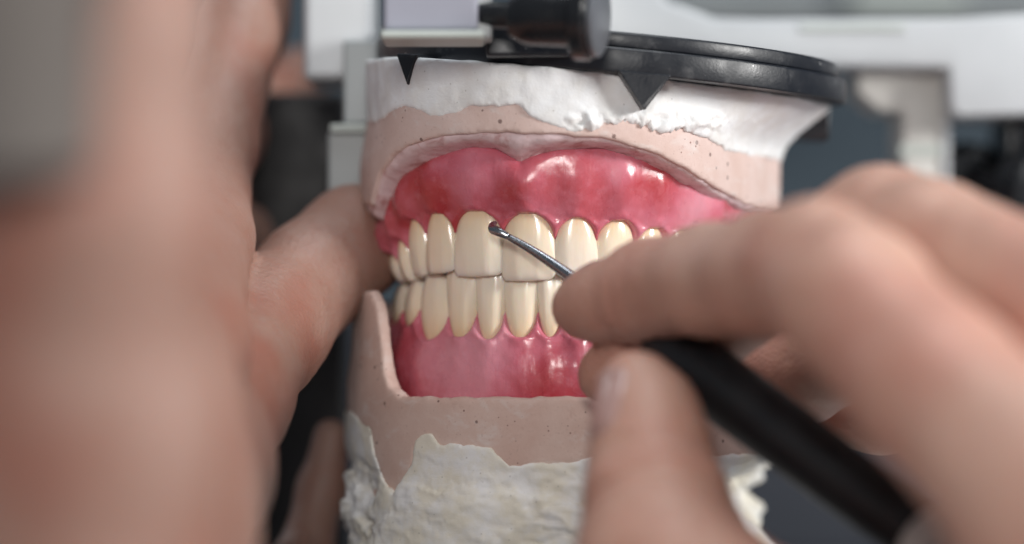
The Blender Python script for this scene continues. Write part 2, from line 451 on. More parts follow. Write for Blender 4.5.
def gum_field(arch, spec, sgn, zbord, lo, hi, h, bulge, zlimit_pap):
    """level field of a denture base: sgn=+1 upper (necks above), -1 lower"""
    ax, ay, az = grid(lo, hi, h)
    d, sf, endd = arch.field(ax, ay)
    ns = 900; S = np.linspace(0, arch.L, ns); Z = az
    SS, ZZ = np.meshgrid(S, Z, indexing='ij')
    zb = np.interp(S, arch.s, zbord)[:, None]
    # neck height and mean per s
    ms = [(a + b) / 2 for a, b, *_ in spec]; zn = [x[4] for x in spec]
    zneck = np.interp(S, ms, zn)[:, None]
    hgt = np.clip(sgn * (ZZ - zneck), -1, None) / np.maximum(.2, sgn * (zb - zneck))   # 0 at necks .. 1 at border
    hc = np.clip(hgt, 0, 1)
    f = bulge * np.sin(np.pi * np.clip(hc * .72, 0, 1)) ** .9
    # root eminences
    em = np.zeros_like(SS)
    for (s0, s1, k, ze, z1, T) in spec:
        w = (s1 - s0); u = (SS - (s0 + s1) / 2) / (w * .36)
        em += np.exp(-u * u) * {'c': .10, 'l': .07, 'k': .13, 'p': .08, 'm': .08, 'i': .05}[k] * (1 if sgn > 0 else .45)
    f = f + (em - .05) * np.sin(np.pi * np.clip(hc * .80 + .2, 0, 1))
    # tooth outlines
    q = np.full_like(SS, 9.0)
    for (s0, s1, k, ze, z1, T) in spec:
        c = (s0 + s1) / 2; w = (s1 - s0) / 2; H = abs(z1 - ze)
        zz = sgn * (ZZ - ze) / H              # 0 edge .. 1 neck
        ww = w * (1.0 - .22 * np.clip((zz - .3) / .7, 0, 1.3) ** 2.0) * np.sqrt(np.clip(1 - (np.clip(zz - .72, 0, 9) / .30) ** 2, 0.0, 1))
        e = np.where(zz < 1.01, np.abs(SS - c) - ww, np.hypot((SS - c), (zz - 1.0) * H))
        q = np.minimum(q, e)
    collar = np.exp(-((q - .09) / .07) ** 2) * .035
    f = f + collar + .015 - .16 * (1 - sstep(-.05, .035, q))
    # stippling / waves
    p3 = np.stack([SS, ZZ, 0 * SS], -1)
    f = f + .025 * fbm(p3, 1.3, 2) + .004 * fbm(p3, 9, 2)
    # papillae recede between the teeth towards the biting edge
    zp = np.zeros_like(SS)
    below = np.clip(-sgn * (ZZ - zneck), 0, 2); f = f - .25 * below ** 1.3
    Fo = f.astype(np.float32)
    si = np.clip((sf / arch.L * (ns - 1)), 0, ns - 1.001); i0 = si.astype(int); fr = (si - i0)[..., None].astype(np.float32)
    F3 = Fo[i0] * (1 - fr) + Fo[i0 + 1] * fr
    zb2 = np.interp(sf, arch.s, zbord)[..., None] + sgn * .06
    pl = np.interp(sf, ms, [x[3] + (x[4] - x[3]) * zlimit_pap for x in spec])[..., None]
    zz = az[None, None, :]
    V = smax(d[..., None] - F3, sgn * (zz - zb2), .14)
    V = smax(V, -sgn * (zz - pl), .06)
    V = smax(V, -(d[..., None]) - 1.0 , .2)
    V = smax(V, (endd - .2)[..., None] + 0 * zz, .15)
    return surface_nets(V, lo, h)

# ------------------------------------------------------------------ upper denture
ub = UA.zcurve([(380, 222), (388, 197), (400, 177), (430, 159), (470, 148), (494, 150), (510, 159), (519, 164), (530, 158), (560, 151), (620, 148), (660, 156), (700, 178), (740, 199), (765, 213), (800, 225)], .25)
up = thing('upper_denture', 'upper set of cream false teeth in glossy red-pink wax gum, above the lower row', 'denture', (1.0, 2.0, 0))
set_teeth(UA, up, US, True)
vs, F = gum_field(UA, US, 1, ub, (-3.0, -.9, -.3), (5.0, 6.6, 2.75), .042, .24, .42)
mesh_obj('gum', vs, F, M_gum_u, up)
# ------------------------------------------------------------------ lower denture
lb = LA.zcurve([(360, 398), (400, 401), (800, 403)], .2)
lp = thing('lower_denture', 'lower set of cream false teeth in pink wax gum standing on the lower cast', 'denture', (1.0, 2.0, -2))
set_teeth(LA, lp, LS, False)
vs, F = gum_field(LA, LS, -1, lb, (-3.0, -.8, -2.75), (5.0, 6.6, -.1), .042, .16, .55)
mesh_obj('gum', vs, F, M_gum_l, lp)

# ------------------------------------------------------------------ casts
def solid(arch, lo, hi, h, fout, zlo, zhi, k=.06, rag=None, extra=None):
    """solid whose plan is the filled arch outline; fout(S,Z)->offset, zlo/zhi(arch.s arrays or plane fn)"""
    ax, ay, az = grid(lo, hi, h)
    d, sf, endd = arch.field(ax, ay)
    # fill the tongue space and close the back
    X, Y = np.meshgrid(ax, ay, indexing='ij')
    ns = 700; SS, ZZ = np.meshgrid(arch.s, az, indexing='ij')
    Fo = fout(SS, ZZ); si = np.clip(sf / arch.L * (ns - 1), 0, ns - 1.001); i0 = si.astype(int); fr = (si - i0)[..., None]
    F3 = Fo[i0] * (1 - fr) + Fo[i0 + 1] * fr
    back = (X - arch.ctr[0]) * -Fdir[0] + (Y - arch.ctr[1]) * -Fdir[1] - 2.0
    zz = az[None, None, :]
    V = smax(d[..., None] - F3, back[..., None] + 0 * zz, .3)
    def zf(q, sgnless=None):
        if callable(q): return q(X, Y)[..., None]
        return np.interp(sf, arch.s, q)[..., None]
    V = smax(V, zf(zlo) - zz, k); V = smax(V, zz - zf(zhi), k)
    if extra is not None: V = extra(V, X[..., None], Y[..., None], zz, sf[..., None], d[..., None])
    return surface_nets(V.astype(np.float64), lo, h)
def plane_u(X, Y): return 3.61 - .092 * (X + .3) + .03 * (Y + .9)

uc = thing('upper_cast', 'upper pink stone cast capped with smooth white plaster, hanging under the black plate', 'dental cast', (1, 3, 3.6))
OFF = .74
rim = UA.zcurve([(358, 205), (363, 190), (370, 172), (385, 157), (405, 145), (430, 138), (480, 133), (530, 133.5), (600, 138), (650, 150), (690, 170), (730, 190), (772, 208), (800, 216)], OFF)
rim = rim + .02 * fbm(np.stack([UA.s * 1.0, UA.s * 0, UA.s * 0], -1), 4, 3)
bnd = UA.zcurve([(362, 122), (372, 118), (395, 108), (412, 106), (430, 116), (446, 117), (462, 110), (475, 105), (495, 105), (520, 106), (530, 116), (545, 124), (560, 129), (580, 131), (598, 128), (606, 121), (625, 122), (640, 120), (665, 126), (700, 135), (735, 148), (760, 154), (775, 157), (800, 160)], OFF + .03)
bnd = bnd + .035 * fbm(np.stack([UA.s, UA.s * 0, UA.s * 0 + 3], -1), 6, 4, .6)
s_r = UA.s_of_px(740, OFF); s_far = UA.L * .93
s_lf = UA.s_of_px(430, OFF)
def left_in(S, Z): return (1 - sstep(s_lf - 2.2, s_lf, S)) * (.30 + .16 * sstep(1.8, 3.2, Z)) + .28 * sstep(s_r - 1.5, s_r + .5, S)
def f_stone_u(S, Z):
    return OFF - left_in(S, Z) - .14 * sstep(.06, .2, Z - np.interp(S, UA.s, bnd)) + .02 * vnoise(S * 1.5, Z * 1.5, S * 0)
vs, F = solid(UA, (-3.6, -1.3, 1.0), (6.0, 7.4, 4.1), .05, f_stone_u, rim, lambda X, Y: plane_u(X, Y) - .15, .05)
# keep only a shell rim: the roll under it is a part of its own
mesh_obj('stone_base', vs, F, M_stone_u, uc)
roll_top = rim + .3
roll_bot = ub - .35
def f_roll(S, Z): 
    zt = np.interp(S, UA.s, rim); zb_ = np.interp(S, UA.s, ub)
    u = np.clip((zt - Z) / np.maximum(.12, zt - zb_ - .02), 0, 1)
    top = OFF - .10 - left_in(S, Z) * .9
    return top + (.10 - top) * (u ** 2.6) + .03 * vnoise(S * 3, Z * 4, S * 0)
vs, F = solid(UA, (-3.6, -1.3, .6), (6.0, 7.4, 2.9), .05, f_roll, roll_bot, roll_top, .1)
nn = normals(vs, F); vs = vs + nn * (.018 * fbm(vs, 2.0, 3))[:, None]
mesh_obj('border_roll', vs, F, M_mauve, uc)
def f_pl_u(S, Z):
    g = sstep(s_r - 1.5, s_r + 1.0, S)
    zt = sstep(2.1, 3.25, Z)
    return OFF + .03 - left_in(S, Z) + g * (.98 * zt ** 1.4) + .03 * vnoise(S * 2, Z * 2.5, S * 0)
vs, F = solid(UA, (-3.7, -1.35, 1.5), (6.6, 7.4, 4.2), .045, f_pl_u, bnd, plane_u, .03)
nn = normals(vs, F)
zb_v = (vs[:, 2] < 2.9)
# crumbly edge in the middle, smooth elsewhere
px_v = 512 + vs[:, 0] * FPX / (vs[:, 1] + D); py_v = 272 - vs[:, 2] * FPX / (vs[:, 1] + D)
crumb = np.exp(-((py_v - 122) / 9) ** 2) * sstep(555, 590, px_v) * (1 - sstep(700, 740, px_v))
vs = vs + nn * (.012 * fbm(vs, 3, 4) + crumb * (.10 * fbm(vs * np.array([1, 1, 1]), 6, 4, .7) + .06))[:, None]
mesh_obj('plaster_cap', vs, F, M_plaster_u, uc)

lc = thing('lower_cast', 'lower pink stone cast on a rough lumpy base of off-white plaster', 'dental cast', (1, 3, -5.5))
LO = .80
ltop = LA.zcurve([(325, 352), (336, 345), (341, 320), (348, 303), (355, 292), (365, 290), (371, 302), (374, 325), (377, 350), (381, 372), (387, 388), (398, 397), (440, 398), (600, 397), (700, 398), (780, 398), (850, 398)], LO)
ltop = ltop + .018 * fbm(np.stack([LA.s, LA.s * 0, LA.s * 0], -1), 5, 3, .7)
lbnd = LA.zcurve([(330, 412), (340, 414), (352, 412), (360, 420), (368, 425), (373, 452), (383, 478), (396, 496), (402, 478), (410, 462), (414, 440), (422, 434), (431, 433), (438, 444), (465, 446), (490, 447), (498, 455), (506, 465), (515, 466), (524, 464), (540, 462), (570, 463), (592, 457), (620, 462), (700, 455), (780, 453)], LO + .03)
lbnd = lbnd + .025 * fbm(np.stack([LA.s, LA.s * 0, LA.s * 0 + 9], -1), 6, 4, .6)
def f_stone_l(S, Z): return LO + .13 * (1 - sstep(1.5, 3.8, S)) - .16 * sstep(.06, .2, np.interp(S, LA.s, lbnd) - Z) - 1.5 * sstep(3.25, 3.9, -Z) * sstep(LA.L * .5, LA.L * .6, S) + .02 * vnoise(S * 1.5, Z * 1.5, S * 0) - .10 * sstep(-2.6, -1.2, Z) + 0 * S
def carve(V, X, Y, zz, sf, d):
    # the ledge behind the rim drops, leaving the gum standing in a shallow trough
    return V
def hollow(V, X, Y, zz, sf, d):
    # nothing of the stone rises inside the rim
    cut = smax(d - (LO - .34 - (1 - sstep(1.5, 3.8, sf)) * (.42 + .35 * np.clip(-(zz + .4) / 1.8, 0, 1))), -(zz + 2.32), .2)
    return smax(V, -cut, .14)
vs, F = solid(LA, (-3.8, -1.4, -5.0), (6.0, 7.2, .3), .05, f_stone_l, lambda X, Y: X * 0 - 4.8, ltop, .09, extra=hollow)
mesh_obj('stone_base', vs, F, M_stone_l, lc)
s_lr = LA.s_of_px(730, LO)
def f_pl_l(S, Z):
    left = 1 - sstep(2.0, 4.5, S); right = sstep(s_lr - 1, s_lr + .6, S)
    w = LO + .03 + .13 * (1 - sstep(1.5, 3.8, S)) - .62 * left * sstep(3.2, 4.1, -Z) 
    w = w - right * 1.15 * sstep(3.3, 4.2, -Z) + right * .6 * sstep(4.3, 5.2, -Z)
    w = w + .12 * sstep(3.4, 4.2, -Z) * (1 - left) * (1 - right)
    return w
vs, F = solid(LA, (-3.9, -1.6, -7.2), (6.2, 7.4, -1.6), .045, f_pl_l, lambda X, Y: X * 0 - 7.0, lbnd, .03)
nn = normals(vs, F)
dep = sstep(3.25, 3.8, -vs[:, 2])
ridg = 1 - 2 * np.abs(fbm(vs * np.array([.6, .6, 1.6]), 1.3, 4, .55))
ledge = vnoise(vs[:, 0] * .8, vs[:, 1] * .8, np.floor(vs[:, 2] * 1.9 + .8 * vnoise(vs[:, 0] * 1.2, vs[:, 1], vs[:, 2] * 0)) * 3.3)
amp = .15 + .85 * dep * (.3 + 1.1 * sstep(-.3, .3, fbm(vs, .55, 2)))
vs = vs + nn * (amp * (.075 * ridg - .03 + .16 * ledge + .03 * fbm(vs, 4, 4, .6)))[:, None]
mesh_obj('plaster_base', vs, F, M_plaster_l, lc)

# ------------------------------------------------------------------ bmesh style helpers
def box(name, lo, hi, m, parent=None, bev=.05, rot=None):
    import bmesh
    bm = bmesh.new(); bmesh.ops.create_cube(bm, size=1)
    lo, hi = np.array(lo, float), np.array(hi, float)
    for v in bm.verts:
        for i in range(3): v.co[i] = (lo[i] + hi[i]) / 2 + v.co[i] * (hi[i] - lo[i])
    if bev: bmesh.ops.bevel(bm, geom=bm.edges[:], offset=bev, segments=3, affect='EDGES', profile=.5)
    if rot is not None:
        c = Vector((lo + hi) / 2); bmesh.ops.rotate(bm, cent=c, matrix=rot, verts=bm.verts)
    me = bpy.data.meshes.new(name); bm.to_mesh(me); bm.free(); me.materials.append(m)
    o = bpy.data.objects.new(name, me); COL.objects.link(o)
    if parent: o.parent = parent; o.matrix_parent_inverse = Matrix.Translation(-parent.location)
    return o
def lathe(name, a, b, prof, m, parent=None, n=48, squash=None):
    """revolve prof [(t along a->b in cm, radius)] about the axis a->b"""
    a = np.array(a, float); b = np.array(b, float); ax = (b - a) / np.linalg.norm(b - a)
    u = np.cross(ax, [0, 0, 1.0]); u /= np.linalg.norm(u); v = np.cross(ax, u)
    vs = []; F = []
    for (t, r) in prof:
        for j in range(n):
            q = 2 * math.pi * j / n; vs.append(a + ax * t + u * math.cos(q) * r + v * math.sin(q) * r)
    for i in range(len(prof) - 1):
        for j in range(n): F.append((i * n + j, i * n + (j + 1) % n, (i + 1) * n + (j + 1) % n, (i + 1) * n + j))
    F.append(tuple(range(n))[::-1]); k = (len(prof) - 1) * n; F.append(tuple(range(k, k + n)))
    o = mesh_obj(name, np.array(vs), F, m, parent)
    mod = o.modifiers.new('edge', 'EDGE_SPLIT'); mod.split_angle = math.radians(40)
    return o
def prism(name, poly, z0, z1, m, parent=None, bev=.06, zfun=None, axis='z'):
    import bmesh
    bm = bmesh.new(); vv = [bm.verts.new((x, y, z0)) for x, y in poly]; f = bm.faces.new(vv)
    r = bmesh.ops.extrude_face_region(bm, geom=[f]); 
    for g in r['geom']:
        if isinstance(g, bmesh.types.BMVert): g.co.z = z1
    bmesh.ops.recalc_face_normals(bm, faces=bm.faces)
    if bev: bmesh.ops.bevel(bm, geom=[e for e in bm.edges if e.calc_face_angle(0) > .6], offset=bev, segments=3, affect='EDGES', profile=.5)
    for v in bm.verts:
        if zfun: v.co.z += zfun(v.co.x, v.co.y)
    if axis == 'y':
        for v in bm.verts: v.co = Vector((v.co.x, v.co.z, v.co.y))
        bmesh.ops.recalc_face_normals(bm, faces=bm.faces)
    me = bpy.data.meshes.new(name); bm.to_mesh(me); bm.free(); me.polygons.foreach_set('use_smooth', [True] * len(me.polygons)); me.materials.append(m)
    o = bpy.data.objects.new(name, me); COL.objects.link(o)
    mod = o.modifiers.new('edge', 'EDGE_SPLIT'); mod.split_angle = math.radians(28)
    if parent: o.parent = parent; o.matrix_parent_inverse = Matrix.Translation(-parent.location)
    return o

# ------------------------------------------------------------------ black mounting plate (tilts with the upper cast)
pc = np.array([1.85, 3.30]); pr = 4.40
mp_ = thing('mounting_plate', 'black round mounting plate with pointed wedges pressed on the white plaster', 'mounting plate', (pc[0], pc[1], 3.6))
circ = [(pc[0] + pr * math.cos(a), pc[1] + pr * math.sin(a)) for a in np.linspace(0, 2 * math.pi, 96, endpoint=False)]
pf = lambda x, y: float(plane_u(x, y))
prism('disc', circ, .0, .44, M_black, mp_, .05, pf)
circ2 = [(pc[0] + (pr - .12) * math.cos(a), pc[1] + (pr - .12) * math.sin(a)) for a in np.linspace(0, 2 * math.pi, 96, endpoint=False)]
prism('upper_ring', circ2, .442, .72, M_black, mp_, .06, pf)
def wedge(pxc, w, h):
    # pyramid-shaped retention tooth on the rim, pointing down
    th = None
    best = 1e9
    for a in np.linspace(math.pi, 2 * math.pi, 721):
        x, y = pc[0] + pr * math.cos(a), pc[1] + pr * math.sin(a)
        q = abs(512 + x * FPX / (y + D) - pxc)
        if q < best: best = q; th = a
    e = np.array([math.cos(th), math.sin(th)]); t = np.array([-e[1], e[0]])
    C0 = pc + e * (pr + .02)
    if pxc < 500:
        s_ = UA.s_of_px(pxc + 11, OFF - .3); q_, t_, n_ = UA.at(s_); C0 = q_ + n_ * (float(f_pl_u(np.array(s_), np.array(3.5))) + .05); e = n_; t = np.array([-e[1], e[0]])
    vs = []
    for (tt, rr, zz) in ((-w, .0, .05), (w, .0, .05), (w, -1.0, .05), (-w, -1.0, .05), (0, -.02, -h), (0, -.9, -h), (-w * .12, -.0, -h + .05), (w * .12, 0, -h + .05)):
        x, y = C0 + t * tt + e * rr; vs.append((x, y, zz + pf(x, y)))
    F = [(0, 1, 7, 4, 6), (0, 6, 4, 5, 3), (1, 2, 5, 4, 7), (3, 5, 2), (0, 3, 2, 1)]
    o = mesh_obj('wedge', np.array(vs), F, M_black, mp_, smooth=False)
    b = o.modifiers.new('b', 'BEVEL'); b.width = .025; b.segments = 2
    return o
wedge(409, .26, .50); wedge(645, .47, .60)
prism('foot', [(4.5, 4.6), (6.05, 3.8), (6.1, 5.2), (4.7, 5.9)], -.68, -.002, M_black, mp_, .08, pf)

# ------------------------------------------------------------------ articulator
ar = thing('articulator', 'white enamelled articulator frame with grey posts and black thumbscrews holding both casts', 'articulator', (3, 8, -9))
def PB(name, x0, y0, x1, y1, yn, yf, m, bev=.08, par=ar):
    a = P(x0, y1, yn); b = P(x1, y0, yn); return box(name, (a[0], yn, a[2]), (b[0], yf, b[2]), m, par, bev)
# upper arm behind the plate, running to the right
k8 = 7.0
arm = [P(560, -60, k8), P(560, 56, k8), P(600, 58, k8), P(730, 60, k8), P(800, 66, k8), P(948, 68, k8), P(950, 112, k8), P(962, 117, k8), P(1090, 113, k8), P(1090, 10, k8), P(960, 18, k8), P(760, 19, k8), P(715, 18, k8), P(665, 0, k8), P(655, -60, k8)]
prism('upper_arm', [(p[0], p[2]) for p in arm], k8, k8 + 2.6, M_white, ar, .12, None, 'y')
PB('arm_lip', 800, 24, 905, 30, k8 - .06, k8 + .1, M_cream, .02)
post = [P(858, 69, 8), P(944, 69, 8), P(944, 240, 8), P(1200, 240, 8), P(1200, 290, 8), P(903, 290, 8), P(903, 112, 8), P(880, 110, 8), P(858, 92, 8)]
prism('post', [(p[0], p[2]) for p in post], 8.0, 10.0, M_alu, ar, .06, None, 'y')
PB('post_band', 900, 145, 946, 156, 7.93, 8.2, M_cream, .02)
PB('post_edge', 943, 68, 950, 236, 7.9, 9.9, M_white, .02)
# left side: white head, grey post
PB('upper_arm_end', 303, -60, 372, 80, 4.4, 7, M_white, .14)
PB('left_post', 343, 40, 378, 124, 4.0, 5.4, M_post, .06)
PB('post_collar', 330, 124, 376, 132, 3.9, 5.6, M_cream, .03)
PB('lower_post', 328, 132, 376, 250, 4.1, 6.0, M_post, .05)
PB('back_frame_shade', 225, 92, 345, 600, 9, 11, M_dark, .1)  # black rear frame; lower end also stands in for deep shadow beside the thumb
# frosted block and thumbscrew in front of the plate
PB('clamp_block', 383, -70, 478, 30, -2.6, -.9, M_lav, .08)
PB('clamp_base', 380, 30, 484, 38, -2.8, -1.1, M_cream, .05)
PB('clamp_end', 472, -70, 492, 38, -2.4, -1.0, M_post, .05)
A = P(474, 14, -2.2); B = P(640, 20, -3.0); L = np.linalg.norm(B - A); u = L / 166
def pxp(l): return [((x - 474) * u * .93, r * .9) for x, r in l]
lathe('thumbscrew', A, B, pxp([(474, .25), (515, .25), (517, .42), (530, .52), (540, .54), (583, .54), (584, .72), (587, .78), (600, .78), (604, .72), (605, .35)]), M_knob, ar)
lathe('screw_disc', A, B, pxp([(604, .60), (606, .70), (611, .70), (613, .62)]), M_disc, ar)
PB('screw_lug', 486, 26, 570, 56, -1.4, .6, M_black, .06)
# black knobs at the far right
A = P(950, 172, 9); B = P(1010, 186, 8)
lathe('lock_knob', A, B, [(0, .4), (.02, .62), (.2, .7), (.75, .72), (.8, .6), (.82, .35), (1.6, .35), (1.62, .85), (2.2, .9), (2.4, .7)], M_knob, ar)
PB('rear_bracket', 1006, 118, 1100, 240, 8, 10, M_knob, .15)
PB('rear_rod', 962, 150, 974, 420, 10, 10.5, M_knob, .1)
# lower mounting and frame below the picture
prism('lower_plate', [(1.2 + 4.4 * math.cos(a), 3.2 + 4.4 * math.sin(a)) for a in np.linspace(0, 2 * math.pi, 64, endpoint=False)], -7.6, -7.0, M_black, ar, .05)
box('lower_frame', (-3.5, -2, -9), (10, 12, -7.61), M_white, ar, .3)

# ------------------------------------------------------------------ background
def struct(o): o['kind'] = 'structure'; return o
struct(box('wall', (-80, 60, -60), (80, 62, 80), M_slate, None, 0))
struct(box('table', (-60, -44, -10.5), (60, 59, -9.01), M_table, None, .2))
cb = box('cabinet', P(230, 430, 34).tolist()[:1] + [34, -9.0], [P(1180, 430, 34)[0], 50, P(0, 330, 34)[2]], M_navy, None, .3)
cb['label'] = 'dark navy equipment cabinet out of focus behind the lower cast'; cb['category'] = 'cabinet'
pn = thing('ceiling_fixture', 'pale blurred shelf edge in the background above the white arm', 'shelf', P(850, 4, 30))
PB('shelf_board', 660, -10, 1200, 12, 30, 44, M_post, .1, pn)
PB('shelf_lip', 850, -14, 965, 9, 29, 29.95, M_cream, .1, pn)

# ------------------------------------------------------------------ carver
hA = P(655, 338, -2.95); hB = P(1010, 604, -7.2)
tool = thing('carver', 'slim steel carver with a thick black handle, its tip at the upper front teeth', 'dental tool', hA)
L = np.linalg.norm(hB - hA); 
lathe('handle', hA, hB, [(0, .30), (.06, .40), (.35, .52), (.6, .56), (3, .54), (5.4, .50), (5.75, .48)], M_rubber, tool)
hd = (hB - hA) / L
lathe('ferrule', hA + hd * 5.76, hB, [(0, .46), (.05, .5), (.5, .5), (.55, .44), (1.6, .42), (1.7, .3)], M_alu, tool)
lathe('collar', hA - hd * .35, hA + hd * .05, [(0, .10), (.1, .17), (.3, .24), (.42, .26)], M_steel, tool)
# shank and tip: swept tube
def tube(name, pts, rs, m, parent, n=20, flat=None):
    pts = np.array(pts); 
    # smooth resample
    tt = np.arange(len(pts)); T = np.linspace(0, len(pts) - 1, (len(pts) - 1) * 6 + 1)
    def cr_(A, t):
        i = int(min(max(math.floor(t), 0), len(A) - 2)); f = t - i
        p0, p1, p2, p3 = A[max(i - 1, 0)], A[i], A[i + 1], A[min(i + 2, len(A) - 1)]
        return .5 * ((2 * p1) + (-p0 + p2) * f + (2 * p0 - 5 * p1 + 4 * p2 - p3) * f * f + (-p0 + 3 * p1 - 3 * p2 + p3) * f ** 3)
    Q = np.array([cr_(pts, t) for t in T]); R = np.interp(T, tt, [r[0] for r in rs]); R2 = np.interp(T, tt, [r[1] for r in rs])
    vs = []; F = []
    for i, q in enumerate(Q):
        d = Q[min(i + 1, len(Q) - 1)] - Q[max(i - 1, 0)]; d /= np.linalg.norm(d)
        v = np.cross(d, [0, 1, 0.]); v /= np.linalg.norm(v); w = np.cross(d, v)
        for j in range(n):
            a = 2 * math.pi * j / n; vs.append(q + v * math.cos(a) * R[i] + w * math.sin(a) * R2[i])
    for i in range(len(Q) - 1):
        for j in range(n): F.append((i * n + j, i * n + (j + 1) % n, (i + 1) * n + (j + 1) % n, (i + 1) * n + j))
    F.append(tuple(range(n))[::-1]); k = (len(Q) - 1) * n; F.append(tuple(range(k, k + n)))
    return mesh_obj(name, np.array(vs), F, m, parent)
tube('shank', [P(508, 236.5, -.62), P(530, 249, -.72), P(556, 266, -.9), P(580, 283, -1.2), P(612, 306, -1.9), hA - hd * .3], [(.055, .05), (.075, .07), (.095, .09), (.11, .11), (.13, .13), (.14, .14)], M_steel, tool)
tube('tip', [P(496, 222.5, -.2), P(492.5, 225, -.38), P(493, 229, -.52), P(499, 232, -.60), P(508, 236.5, -.62)], [(.03, .02), (.06, .03), (.085, .045), (.08, .05), (.058, .05)], M_steel, tool)

# ------------------------------------------------------------------ hands
class Fld:
    def __init__(s, lo, hi, h):
        s.lo = np.array(lo, float); s.h = h
        s.ax = grid(lo, hi, h); X, Y, Z = np.meshgrid(*s.ax, indexing='ij', sparse=True); s.X, s.Y, s.Z = X, Y, Z
        s.sh = (len(s.ax[0]), len(s.ax[1]), len(s.ax[2]))
    def cone(s, a, b, ra, rb):
        a, b = np.array(a, float), np.array(b, float); ba = b - a
        t = ((s.X - a[0]) * ba[0] + (s.Y - a[1]) * ba[1] + (s.Z - a[2]) * ba[2]) / (ba @ ba)
        t = np.clip(t, 0, 1)
        return np.sqrt((s.X - a[0] - t * ba[0]) ** 2 + (s.Y - a[1] - t * ba[1]) ** 2 + (s.Z - a[2] - t * ba[2]) ** 2) - (ra + (rb - ra) * t)
    def ball(s, c, r): return s.cone(c, np.array(c) + np.array([.001, 0, 0]), r, r)
    def chain(s, pts, k=.35):
        V = None
        for (p, r), (q, r2) in zip(pts[:-1], pts[1:]):
            c = s.cone(p, q, r, r2); V = c if V is None else smin(V, c, k)
        return V
def hand_mesh(name, f, V, m, parent, creases=()):
    vs, F = surface_nets(V, f.lo, f.h)
    nn = normals(vs, F)
    for (c, ax, rad, wd, amp) in creases:
        ax = np.array(ax, float); ax /= np.linalg.norm(ax); r = vs - c; t = r @ ax
        t = t + .10 * vnoise(vs[:, 0] * 2, vs[:, 1] * 2, vs[:, 2] * 2)
        m_ = np.exp(-(t / wd) ** 2) * (1 - sstep(rad * .8, rad, np.linalg.norm(r, axis=1)))
        vs = vs - nn * (amp * m_)[:, None]
    vs = vs + nn * (.035 * fbm(vs, .9, 3) + .006 * fbm(vs, 6, 3))[:, None]
    return mesh_obj(name, vs, F, m, parent)
from mathutils.bvhtree import BVHTree
def nail(parent, hand, c, ax, up_, L_, W_, R_, name='fingernail'):
    """curved plate: c centre, ax along the finger to the tip, up_ outward normal"""
    ax = np.array(ax, float); ax /= np.linalg.norm(ax); up_ = np.array(up_, float); up_ -= ax * (up_ @ ax); up_ /= np.linalg.norm(up_)
    sd = np.cross(ax, up_); n, m_ = 14, 12; vs = []
    for lay in (0, -.05):
        for i in range(n + 1):
            t = i / n * 2 - 1
            for j in range(m_ + 1):
                v = j / m_ * 2 - 1
                w = W_ * (1 - .12 * max(0, -t) ** 2) * math.sqrt(max(.02, 1 - (abs(t) ** 5) * .6))
                th = v * w / R_
                vs.append(c + ax * t * L_ + sd * math.sin(th) * R_ + up_ * ((math.cos(th) - 1) * R_ - .06 * t * t + lay))
    F = []; st = m_ + 1; O = (n + 1) * st
    bvh = BVHTree.FromPolygons([v.co for v in hand.data.vertices], [tuple(p.vertices) for p in hand.data.polygons])
    k0 = 0
    for lay in (0, 1):
        for i in range(n + 1):
            for j in range(m_ + 1):
                t, v = i / n * 2 - 1, j / m_ * 2 - 1
                loc, nr_, _, _ = bvh.find_nearest(Vector(vs[k0]))
                e = max(abs(t), abs(v)) ** 4
                off = (.055 - .05 * e + (.07 * max(0, t - .75) * 4 if t > .75 else 0)) if lay == 0 else -.05
                vs[k0] = np.array(loc) + np.array(nr_) * off; k0 += 1
    for i in range(n):
        for j in range(m_):
            a = i * st + j; F.append((a, a + 1, a + st + 1, a + st)); F.append((O + a, O + a + st, O + a + st + 1, O + a + 1))
    rim_ = [j for j in range(st)] + [i * st + m_ for i in range(1, n + 1)] + [n * st + j for j in range(m_ - 1, -1, -1)] + [i * st for i in range(n - 1, 0, -1)]
    for a, b in zip(rim_, rim_[1:] + rim_[:1]): F.append((b, a, O + a, O + b))
    return mesh_obj(name, np.array(vs), F, M_nail, parent)

# right hand (pen grip)
rh = thing('person', 'bare right hand gripping the black-handled carver between thumb and forefinger', 'person', P(900, 560, -9))
f = Fld((.2, -17, -11.0), (14.0, 1.0, 3.6), .11)
idx_pts = [(P(580, 307, -2.0), .50), (P(606, 303, -2.3), .66), (P(650, 290, -3.0), .82), (P(712, 279, -4.6), .86), (P(770, 272, -6.2), .93), (P(815, 272, -7.6), 1.02), (P(850, 296, -8.6), 1.04), (P(940, 388, -10.4), 1.12), (P(1060, 500, -12.4), 1.35)]
mid_pts = [(P(606, 374, -1.75), .46), (P(625, 366, -1.85), .58), (P(690, 340, -2.3), .72), (P(790, 270, -3.9), .84), (P(880, 232, -5.4), 1.0), (P(930, 250, -6.4), 1.02), (P(1090, 335, -9.2), 1.3)]
ring_pts = [(P(730, 372, -.3), .5), (P(800, 376, -.7), .8), (P(900, 330, -2.6), .85), (P(985, 300, -4.0), .95), (P(1130, 390, -7.2), 1.25)]
lit_pts = [(P(800, 415, .8), .5), (P(880, 412, .4), .72), (P(975, 365, -1.6), .72), (P(1050, 350, -3), .8), (P(1160, 440, -5.6), 1.15)]
th_pts = [(P(636, 382, -4.55), .50), (P(646, 402, -4.7), .66), (P(651, 436, -4.95), .82), (P(654, 478, -5.3), .96), (P(661, 520, -5.8), 1.12), (P(666, 575, -6.4), 1.36), (P(760, 680, -8.2), 1.7), (P(930, 760, -10.5), 2.0)]
V = f.chain(idx_pts, .3)
for pp in (mid_pts, ring_pts, lit_pts): V = smin(V, f.chain(pp, .3), .06)
V = smin(V, f.chain(th_pts, .35), .06)
